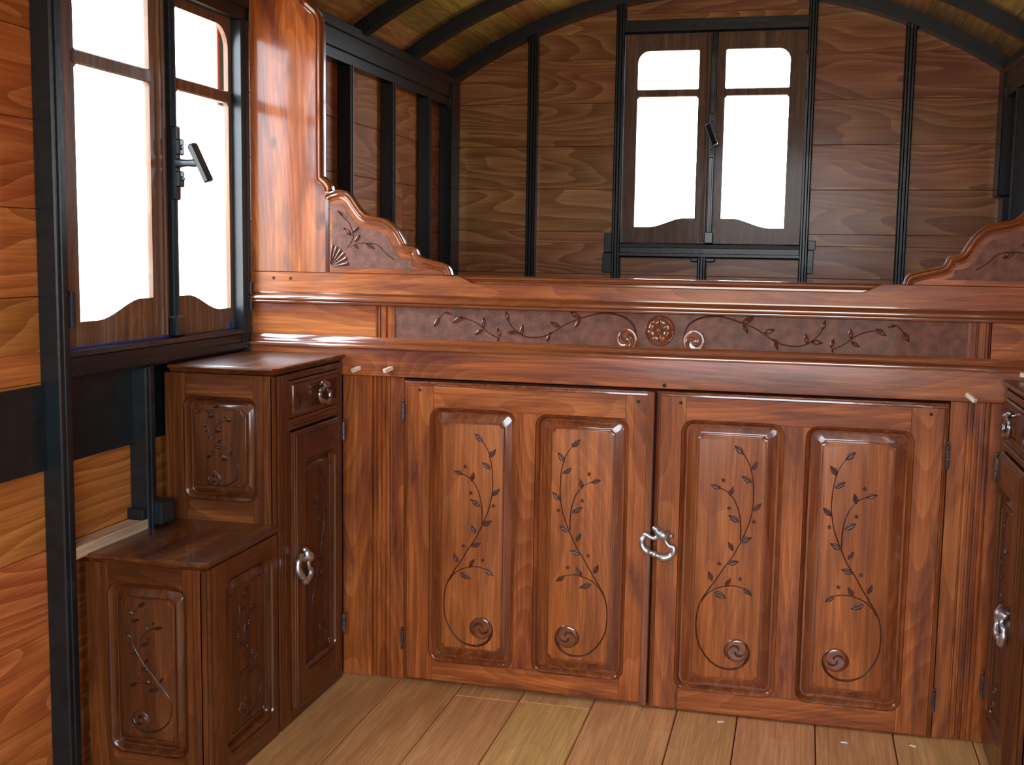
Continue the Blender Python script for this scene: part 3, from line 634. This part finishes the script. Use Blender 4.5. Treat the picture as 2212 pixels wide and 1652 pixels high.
def rosette():
    m = MB(TF); cx, cz, wq = 1.075, .9455, -.0060; n = 64; rx, rz = .0365, .0375
    R_ = [(1.0, -.0004), (.985, .0030), (.93, .0046), (.87, .0032), (.84, .0004), (.80, .0016), (.66, .0062), (.48, .0060), (.32, .0034), (.25, .0010)]
    rings = []
    for r, h in R_:
        row = []
        for k in range(n):
            a = 2*math.pi*k/n; pet = abs(math.cos(4*a+math.pi/2*0)) if r < .85 else 1
            hh = h*(.45+.55*min(1, abs(math.sin(4*a))*2.2)) if r < .83 else h
            row.append((cx+rx*r*math.cos(a), cz+rz*r*math.sin(a), wq+hh))
        rings.append(row)
    m.loft(rings, cap1=True)
    m.ball((cx, cz, wq+.002), .0078, sc=(1, 1, .7))
    return m.build('rosette', 'scroll', fr, smooth=45)
rosette()

# left and right tall side boards with a moulded edge, and the carved brackets
BRO = [(0.2099, 1.267), (0.2234, 1.2736), (0.2526, 1.279), (0.2788, 1.2673), (0.2991, 1.2405), (0.3193, 1.2191), (0.351, 1.2113), (0.3798, 1.2035), (0.4027, 1.185), (0.4199, 1.1584), (0.4314, 1.1398), (0.4541, 1.1348), (0.4656, 1.1146), (0.4939, 1.106), (0.5221, 1.0985), (0.5418, 1.0898), (0.5504, 1.0700)]
BRV = [(0.267, 1.1321), (0.2816, 1.1513), (0.2845, 1.1703), (0.2729, 1.1972), (0.2525, 1.2159)]
BRV2 = [(0.2758, 1.1349), (0.2933, 1.1433), (0.3194, 1.1464), (0.3512, 1.1414), (0.3743, 1.1202), (0.3973, 1.1044)]
BRL = [(0.2554, 1.2149), (0.242, 1.2278), (0.2828, 1.173), (0.3002, 1.1867), (0.2787, 1.1648), (0.2583, 1.1846), (0.2903, 1.1487), (0.3031, 1.1662), (0.2874, 1.1405), (0.3002, 1.131), (0.3194, 1.1453), (0.3426, 1.1316)]
def side_board(mx, sh):
    q = lambda p: ((p[0] if mx > 0 else 2*1.075-p[0]+sh), p[1])
    edge = smooth_path([(.208, 1.272), (.2065, 1.284), (.198, 1.294), (.1865, 1.305), (.1835, 1.325), (.1835, 1.45), (.1835, 1.60), (.1835, 1.69), (.176, 1.715), (.160, 1.730), (.140, 1.752), (.130, 1.80)], 4)
    xe = X0 if mx > 0 else X1
    m = MB(TF)
    rows_f = [(q(p)[0], p[1]) for p in [(.208, 1.070)]+edge]
    m.loft([[(xe, v, 0), (u, v, 0), (u, v, -.02), (xe, v, -.02)] for u, v in rows_f], True, True, True)
    sb = m.build('side_board', 'knotty', bed, smooth=20)
    # rounded edge moulding wrapped along the board edge
    m = MB(TF); rings = []; E_ = [p for p in edge[2:]]
    for i, p in enumerate(E_):
        a = E_[max(i-1, 0)]; b = E_[min(i+1, len(E_)-1)]; t = Vector((b[0]-a[0], b[1]-a[1])).normalized(); nx, ny = t.y, -t.x
        rings.append([(q((p[0]+nx*o, 0))[0], p[1]+ny*o, w) for o, w in ((-.002, -.006), (-.002, .003), (.002, .0055), (.004, .003), (.0075, .0045), (.012, .007), (.0165, .004), (.018, -.003), (.018, -.02), (0, -.02))])
    m.loft(rings, True, True, True); m.build('edge_moulding', 'mouldz', sb, smooth=45)
    return sb
def bracket(mx, sh):
    q = lambda p: ((p[0] if mx > 0 else 2*1.075-p[0]+sh), p[1])
    out = smooth_path(BRO, 3); base = 1.0697
    def inset(path, d):
        r = []
        for i, p in enumerate(path):
            a = path[max(i-1, 0)]; b = path[min(i+1, len(path)-1)]; t = Vector((b[0]-a[0], b[1]-a[1])).normalized()
            r.append((p[0]-t.y*-d*-1, max(p[1]-t.x*d, base+.0005)) if False else (p[0]+t.y*d, max(p[1]-t.x*d, base+.0005)))
        return r
    # field: from base line up to the inset edge
    inn = inset(out, .020)
    m = MB(TF)
    def strip(path, w, back, mi=0):
        rows = []
        for u, v in path: uu = q((max(u, .2105), v))[0]; rows.append([(uu, base, w), (uu, v, w), (uu, v, back), (uu, base, back)])
        m.loft(rows, True, True, True, mi)
    pth = [(u, v) for u, v in inn]; pth2 = []
    for p in pth:
        if not pth2 or p[0] > pth2[-1][0]+.0004: pth2.append(p)
    strip(pth2, .0015, -.02, 0)
    br = m.build('corner_bracket', 'chx', bed, smooth=20, label='stepped corner bracket with carved fan and sprig')
    # sunk dark ground inside the plain border
    m = MB(TF); inn2 = inset(out, .034); p3 = []
    for p in inn2:
        if p[1] > base+.006 and (not p3 or p[0] > p3[-1][0]+.0006): p3.append((max(p[0], .2155), p[1]))
    rows = [[(q((u, 0))[0], base+.012, .0022), (q((u, 0))[0], max(v, base+.0125), .0022), (q((u, 0))[0], max(v, base+.0125), .0005), (q((u, 0))[0], base+.012, .0005)] for u, v in p3]
    m.loft(rows, True, True, True); gr = m.build('carved_ground', 'punch', br, smooth=0)
    # bead moulding on the sweeping edge
    m = MB(TF); rings = []
    for i, p in enumerate(out):
        a = out[max(i-1, 0)]; b = out[min(i+1, len(out)-1)]; t = Vector((b[0]-a[0], b[1]-a[1])).normalized(); nx, ny = t.y, -t.x
        rings.append([(q((max(p[0]+nx*o, .2105), 0))[0], max(p[1]+ny*o, base), w) for o, w in ((.0225, .0), (.0215, .0035), (.0165, .004), (.0155, .0065), (.0110, .0085), (.0065, .0065), (.0055, .009), (.0025, .0105), (-.001, .008), (-.0015, -.008), (.002, -.02), (.0225, -.02))])
    m.loft(rings, True, True, True); m.build('edge_moulding', 'mould', br, smooth=45)
    m = MB(TF); wq = .0024
    for st, r in ((BRV, .0012), (BRV2, .0012)):
        p = smooth_path([q(v) for v in st]); ribbon(m, p, [r]*len(p), wq)
    for i in range(0, len(BRL), 2): leaf(m, q(BRL[i]), q(BRL[i+1]), wq, .46, 1, .0022)
    c = (.2215, 1.0835)
    for k in range(6):
        a0 = math.radians(4+k*14.5); a1 = a0+math.radians(12); R0 = .050
        rows = []
        for s in (.12, .4, .7, .9, 1.0):
            h = .0028*math.sin(s*2.2)
            rows.append([q((c[0]+R0*s*math.cos(a), c[1]+R0*s*math.sin(a)*1.15))+(wq+hh,) for a, hh in ((a0, -.0004), (a0+.05, h), ((a0+a1)/2, h*1.3), (a1-.05, h), (a1, -.0004))])
        m.loft(rows, False, mi=1)
    m.build('carved_fan_and_sprig', ['carve', 'leaf'], br, smooth=50)
for mx, sh in ((1, 0), (-1, .03)): side_board(mx, sh if mx > 0 else .0); bracket(mx, sh)

# pilasters either side of the doors
def pilaster(x0, x1, fl0, fl1, xs_):
    w = fl1-fl0
    pr = [(x0, -.016), (x0, -.002), (fl0-.002, -.002), (fl0, -.009)]
    k = 4
    for i in range(k):
        a = fl0+w*i/k; d = w/k
        pr += [(a+d*.15, -.0085), (a+d*.28, -.0030), (a+d*.72, -.0030), (a+d*.85, -.0085)]
    pr += [(fl1, -.009), (fl1+.002, -.002), (x1, -.002), (x1, -.016)]
    return vprism('pilaster', pr, .002, .8055, 'chz')
pilaster(.255, .4235, .338, .388, 0)
pilaster(1.7475, 1.875, 1.783, 1.833, 0)

def door(x0, x1, z0, z1, holes, fields, mir, name_label, hinge_x, hz, T=TF, par=bed, wf=.010, mats=('chz', 'chx', 'mouldz'), pm=('panel', 'mouldz'), vines=None, stile=None, r=.030, lip=.011, vsc=1.0, cm=('carve', 'scroll'), th=.02, muntin=True):
    m = MB(T); lo = lip
    hs = [rrect(*h, r, 7) for h in holes]
    I = (x0+lo, x1-lo, z0+lo*.7, z1-lo)
    ti = .010
    sL = holes[0][0]+ti; sR = holes[-1][1]-ti; rT = holes[0][3]-.012; rB = holes[0][2]+.012
    pcs = [(I[0], sL, I[2], I[3], 0), (sR, I[1], I[2], I[3], 0), (sL, sR, rT+.008, I[3], 1), (sL, sR, I[2], rB-.008, 1)]
    mid = [(sL, sR, rB-.008, rT+.008, 0)]
    frame_pieces(m, I, hs, pcs+mid, wf, wf-.019)
    # moulded outer lip
    rg = [[(x, y, wf+w) for x, y in rrect(x0+i, x1-i, z0+i*.7, z1-i, .0005, 1)] for i, w in ((lo, .0), (lo-.001, -.0022), (lo*.55, -.0030), (lo*.45, -.0055), (.0012, -.0068), (0, -.0085), (0, -.019))]
    m.loft(rg, mi=2)
    m.box(x0+.003, x1-.003, z0+.003, z1-.003, wf-.030, wf-.0155, b=0, mi=2)
    d = m.build('door', list(mats), par, smooth=28, label=name_label)
    for k, (h, f) in enumerate(zip(holes, fields)):
        raised_panel(T, h, f, r, list(pm), 'panel', d, w=wf)
        if vines: vine(T, (f[0]+f[1])/2+vines[k][1], vines[k][2], vines[k][0], wf-.0058, d, *vines[k][3:], mats=cm)
    for a, b in hz: hinge(T, hinge_x, a, b, wf-.002, d)
    return d
dl = door(.4255, 1.0650, .006, .798, [(.4965, .7245, .064, .733), (.7735, 1.0095, .063, .729)], [(.527, .692, .101, .698), (.811, .974, .099, .698)], 0,
     'left cupboard door with two vine-carved panels', .4245, ((.700, .742), (.095, .140)), vines=[(False, .0, .394), (True, .0, .394)])
dr = door(1.0745, 1.7450, .000, .7995, [(1.1365, 1.3800, .058, .734), (1.4285, 1.6725, .058, .734)], [(1.1755, 1.342, .092, .702), (1.4650, 1.632, .094, .700)], 0,
     'right cupboard door with two vine-carved panels and a pewter handle', 1.7465, ((.655, .705), (.075, .118)), vines=[(False, .0, .400), (True, .0, .400)])
bail_handle(TF, 1.0985, .451, .010, dr, 'pewter', 1.0, -.16)
m = MB(TF); m.box(1.052, 1.0705, .006, .798, .0085, .0145, b=.002); m.build('meeting_strip', 'mouldz', dl, smooth=30)
for x, z in ((.470, .776), (1.030, .772)):
    m = MB(TF); m.box(x-.004, x+.004, z-.004, z+.004, .009, .0104, b=.0006); m.build('plug_or_peg_hole', 'gap', dl)
for x, z in ((1.133, .774), (1.705, .774)):
    m = MB(TF); m.box(x-.004, x+.004, z-.004, z+.004, .009, .0104, b=.0006); m.build('plug_or_peg_hole', 'gap', dr)
m = MB(TF); m.tube([(1.092, .8145, .010), (1.092, .8145, .0138)], [.0055, .0050], 14); m.build('plug_or_peg_hole', 'gap', bed)  # open peg hole: dark disc paints the shade inside it

# ---------------------------------------------------------------- stepped cabinets beside the bed
def moulded_top(name, T, a0, a1, b0, b1, z, mat, par):
    """top board with a moulded front and side edge; overhang on the a1 side and the b0 side"""
    m = MB(T)
    prof = ((0, z), (.003, z-.0015), (.0045, z-.005), (.0035, z-.008), (.001, z-.0095), (-.002, z-.010), (-.0035, z-.014), (-.0075, z-.018), (-.012, z-.020))
    c = .012
    rings = []
    def outl(o): return [(a0, b0-o), (a1+o-c, b0-o), (a1+o, b0-o+c), (a1+o, b1), (a0, b1)]
    rings.append([(x, y, z) for x, y in outl(-.008)]); rings.append([(x, y, z-.0002) for x, y in outl(-.002)])
    for o, zz in prof[1:]: rings.append([(x, y, zz) for x, y in outl(o)])
    m.loft(rings, True, True, True)
    return m.build(name, mat, par, smooth=35)
def cabinets(left):
    if left: X = lambda x: x
    else: X = lambda x: 2.12-x
    TT = lambda a, b, z: (X(a), b, z)                              # plan coordinates
    TFa = (lambda u, v, w: (X(.262+w), u, v))                      # the long front face, u = y
    TS = lambda yy: (lambda u, v, w: (X(u), yy-w, v))              # end face towards the camera
    where = 'left' if left else 'right'
    cab = thing('bedside_cabinet', ('tall stained bedside cabinet, darkened for its shade, with drawer and narrow door under the left window' if left else 'stained cabinet, darkened for its shade, cut off by the right edge, against the bed doors'), 'cabinet', TT(.13, -.2, 0))
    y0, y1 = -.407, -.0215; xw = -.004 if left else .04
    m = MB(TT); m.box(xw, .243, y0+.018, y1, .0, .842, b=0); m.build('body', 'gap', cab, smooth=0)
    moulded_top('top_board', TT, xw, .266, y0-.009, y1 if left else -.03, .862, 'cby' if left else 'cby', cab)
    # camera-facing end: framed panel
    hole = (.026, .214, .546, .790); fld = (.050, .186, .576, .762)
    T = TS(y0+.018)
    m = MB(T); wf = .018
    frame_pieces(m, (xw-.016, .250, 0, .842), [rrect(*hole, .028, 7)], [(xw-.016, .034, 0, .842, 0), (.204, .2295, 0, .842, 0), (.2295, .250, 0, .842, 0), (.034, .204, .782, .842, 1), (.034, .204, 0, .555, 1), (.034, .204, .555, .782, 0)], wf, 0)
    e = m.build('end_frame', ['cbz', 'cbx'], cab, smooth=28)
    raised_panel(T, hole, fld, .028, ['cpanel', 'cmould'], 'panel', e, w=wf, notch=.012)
    vine(T, .118, .676, True, wf-.0058, e, .62, .34, mats=('ccarve', 'cpanel'))
    # reeded corner
    m = MB(TT); m.box(.243, .258, y0, y0+.016, 0, .842, b=.004)
    for k in range(3): m.box(.258, .2632, y0+.006+k*.016, y0+.016+k*.016, 0.02, .842, b=.002)
    m.build('reeded_corner', 'cmould', cab, smooth=30)
    # long front: rails, drawer, door
    m = MB(TFa); wq = .0
    m.box(y0+.012, -.340, 0, .842, -.02, wq, b=.001); m.build('stile', 'cbz', cab, smooth=0)
    m = MB(TFa); m.box(-.052, y1, 0, .842, -.02, wq, b=.001); m.build('stile', 'cbz', cab, smooth=0)
    for ra, rb in ((.826, .842), (.708, .735), (0, .030)):
        m = MB(TFa); m.box(-.340, -.052, ra, rb, -.02, wq, b=.001)
        if ra == .708: m.box(-.338, -.054, .717, .726, wq-.001, .005, b=.002)
        m.build('rail', 'cby', cab, smooth=0)
    m = MB(TFa)
    rg = [[(x, y, w) for x, y in rrect(-.338+i, -.054-i, .737+i, .824-i, .003, 2)] for i, w in ((0, -.019), (0, .001), (.004, .004), (.008, .003), (.009, .006), (.016, .0065), (.019, .0045))]
    m.loft(rg, cap1=True); dw = m.build('drawer', 'cby', cab, smooth=28)
    bail_handle(TFa, -.170, .800, .006, dw, 'pewterd', .78, 0)
    m = MB(TFa)
    for k, (u0, v0, u1, v1) in enumerate(((-.285, .775, -.31, .800), (-.285, .775, -.30, .755), (-.100, .775, -.075, .797), (-.1, .775, -.08, .752))): leaf(m, (u0, v0), (u1, v1), .0045, .4)
    m.build('carved_leaves', 'ccarve', dw, smooth=50)
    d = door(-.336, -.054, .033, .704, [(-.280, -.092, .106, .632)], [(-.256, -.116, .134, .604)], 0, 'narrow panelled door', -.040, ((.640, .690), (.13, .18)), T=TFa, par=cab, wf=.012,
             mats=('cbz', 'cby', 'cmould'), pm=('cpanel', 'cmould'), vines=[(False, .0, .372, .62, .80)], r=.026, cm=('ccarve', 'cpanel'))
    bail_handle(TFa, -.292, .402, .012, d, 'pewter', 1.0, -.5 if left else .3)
    if not left: return
    # lower step unit
    st = thing('step_cabinet', 'low carved step cabinet in front of the left bedside cabinet', 'cabinet', TT(.13, -.57, 0))
    s0, s1 = -.735, -.408
    m = MB(TT); m.box(xw, .243, s0+.018, s1, 0, .480, b=0); m.build('body', 'gap', st, smooth=0)
    moulded_top('top_board', TT, xw, .266, s0-.010, s1+.036 if False else s1, .4985, 'cby', st)
    T = TS(s0+.018); hole = (.032, .216, .074, .442); fld = (.058, .186, .104, .410)
    m = MB(T); frame_pieces(m, (xw-.012, .250, 0, .480), [rrect(*hole, .030, 7)], [(xw-.012, .040, 0, .48, 0), (.206, .2295, 0, .48, 0), (.2295, .250, 0, .480, 0), (.040, .206, .432, .48, 1), (.040, .206, 0, .084, 1), (.04, .206, .084, .432, 0)], .018, 0)
    e = m.build('end_frame', ['cbz', 'cbx'], st, smooth=28)
    raised_panel(T, hole, fld, .030, ['cpanel', 'cmould'], 'panel', e, w=.018)
    vine(T, .122, .262, True, .018-.0058, e, .72, .50, mats=('ccarve', 'cpanel'))
    m = MB(TT); m.box(.243, .258, s0, s0+.016, 0, .480, b=.004); m.box(.252, .2632, s0+.008, s0+.022, 0, .48, b=.003); m.build('reeded_corner', 'cmould', st, smooth=30)
    hole = (-.655, -.432, .052, .438); fld = (-.624, -.463, .086, .404)
    m = MB(TFa); frame_pieces(m, (s0+.022, s1, 0, .48), [rrect(*hole, .030, 7)], [(s0+.022, -.645, 0, .48, 0), (-.442, s1, 0, .48, 0), (-.645, -.442, .428, .48, 1), (-.645, -.442, 0, .062, 1), (-.645, -.442, .062, .428, 0)], 0, -.018)
    e = m.build('front_frame', ['cbz', 'cby'], st, smooth=28)
    raised_panel(TFa, hole, fld, .030, ['cpanel', 'cmould'], 'panel', e, w=0)
    vine(TFa, -.5435, .250, True if left else False, -.0058, e, .80, .52, mats=('ccarve', 'cpanel'))
cabinets(True); cabinets(False)

# ---------------------------------------------------------------- loose wooden pegs driven in under the rail
def peg(x, z, dx, dz, label, y=-.014):
    m = MB(); a = Vector((x, y+.004, z)); b = a+Vector((dx, -.020, dz)); t = (b-a).normalized(); s = t.cross(Vector((0, 0, 1))).normalized(); u = s.cross(t)
    m.loft([[tuple(p+s*i*.0052*k+u*j*.0052*k) for i, j in ((-1, -.8), (-.8, -1), (.8, -1), (1, -.8), (1, .8), (.8, 1), (-.8, 1), (-1, .8))] for p, k in ((a, 1), (b-t*.001, 1), (b, .85))], True, True, True)
    return m.build('wooden_peg', 'rawpeg', None, smooth=20, label=label, cat='peg', group='pale wooden pegs along the bed rail')
peg(.306, .826, -.014, -.007, 'pale wooden peg in the bed rail, nearest the left cabinet')
peg(.394, .829, -.014, -.007, 'pale wooden peg in the bed rail above the left fluted strip')
peg(1.780, .824, .016, -.013, 'pale wooden peg in the bed rail above the right fluted strip')
peg(1.890, .874, .018, -.002, 'pale wooden peg at the right edge, just above the right cabinet top', y=-.022)
for x, y, r, l in ((1.256, -.045, .4, 'white paint chip on the floor under the right cupboard door'), (1.545, -.085, .1, 'small pale wood splinter on the floor near the right door corner'), (1.70, -.06, -.2, 'pale splinter on the floor beside the right pilaster')):
    m = MB(lambda a, b, c, x=x, y=y, r=r: (x+a*math.cos(r)-b*math.sin(r), y+a*math.sin(r)+b*math.cos(r), c)); m.loft([[(-.008*k, -.003*k, z), (.009*k, -.004*k, z), (.007*k, .003*k, z), (-.006*k, .004*k, z)] for k, z in ((1, .0002), (.9, .0015), (.5, .002))], True, True, True)
    m.build('paint_chip' if 'paint' in l else 'wood_splinter', 'chip', None, smooth=0, label=l, cat='chip' if 'paint' in l else 'splinter')
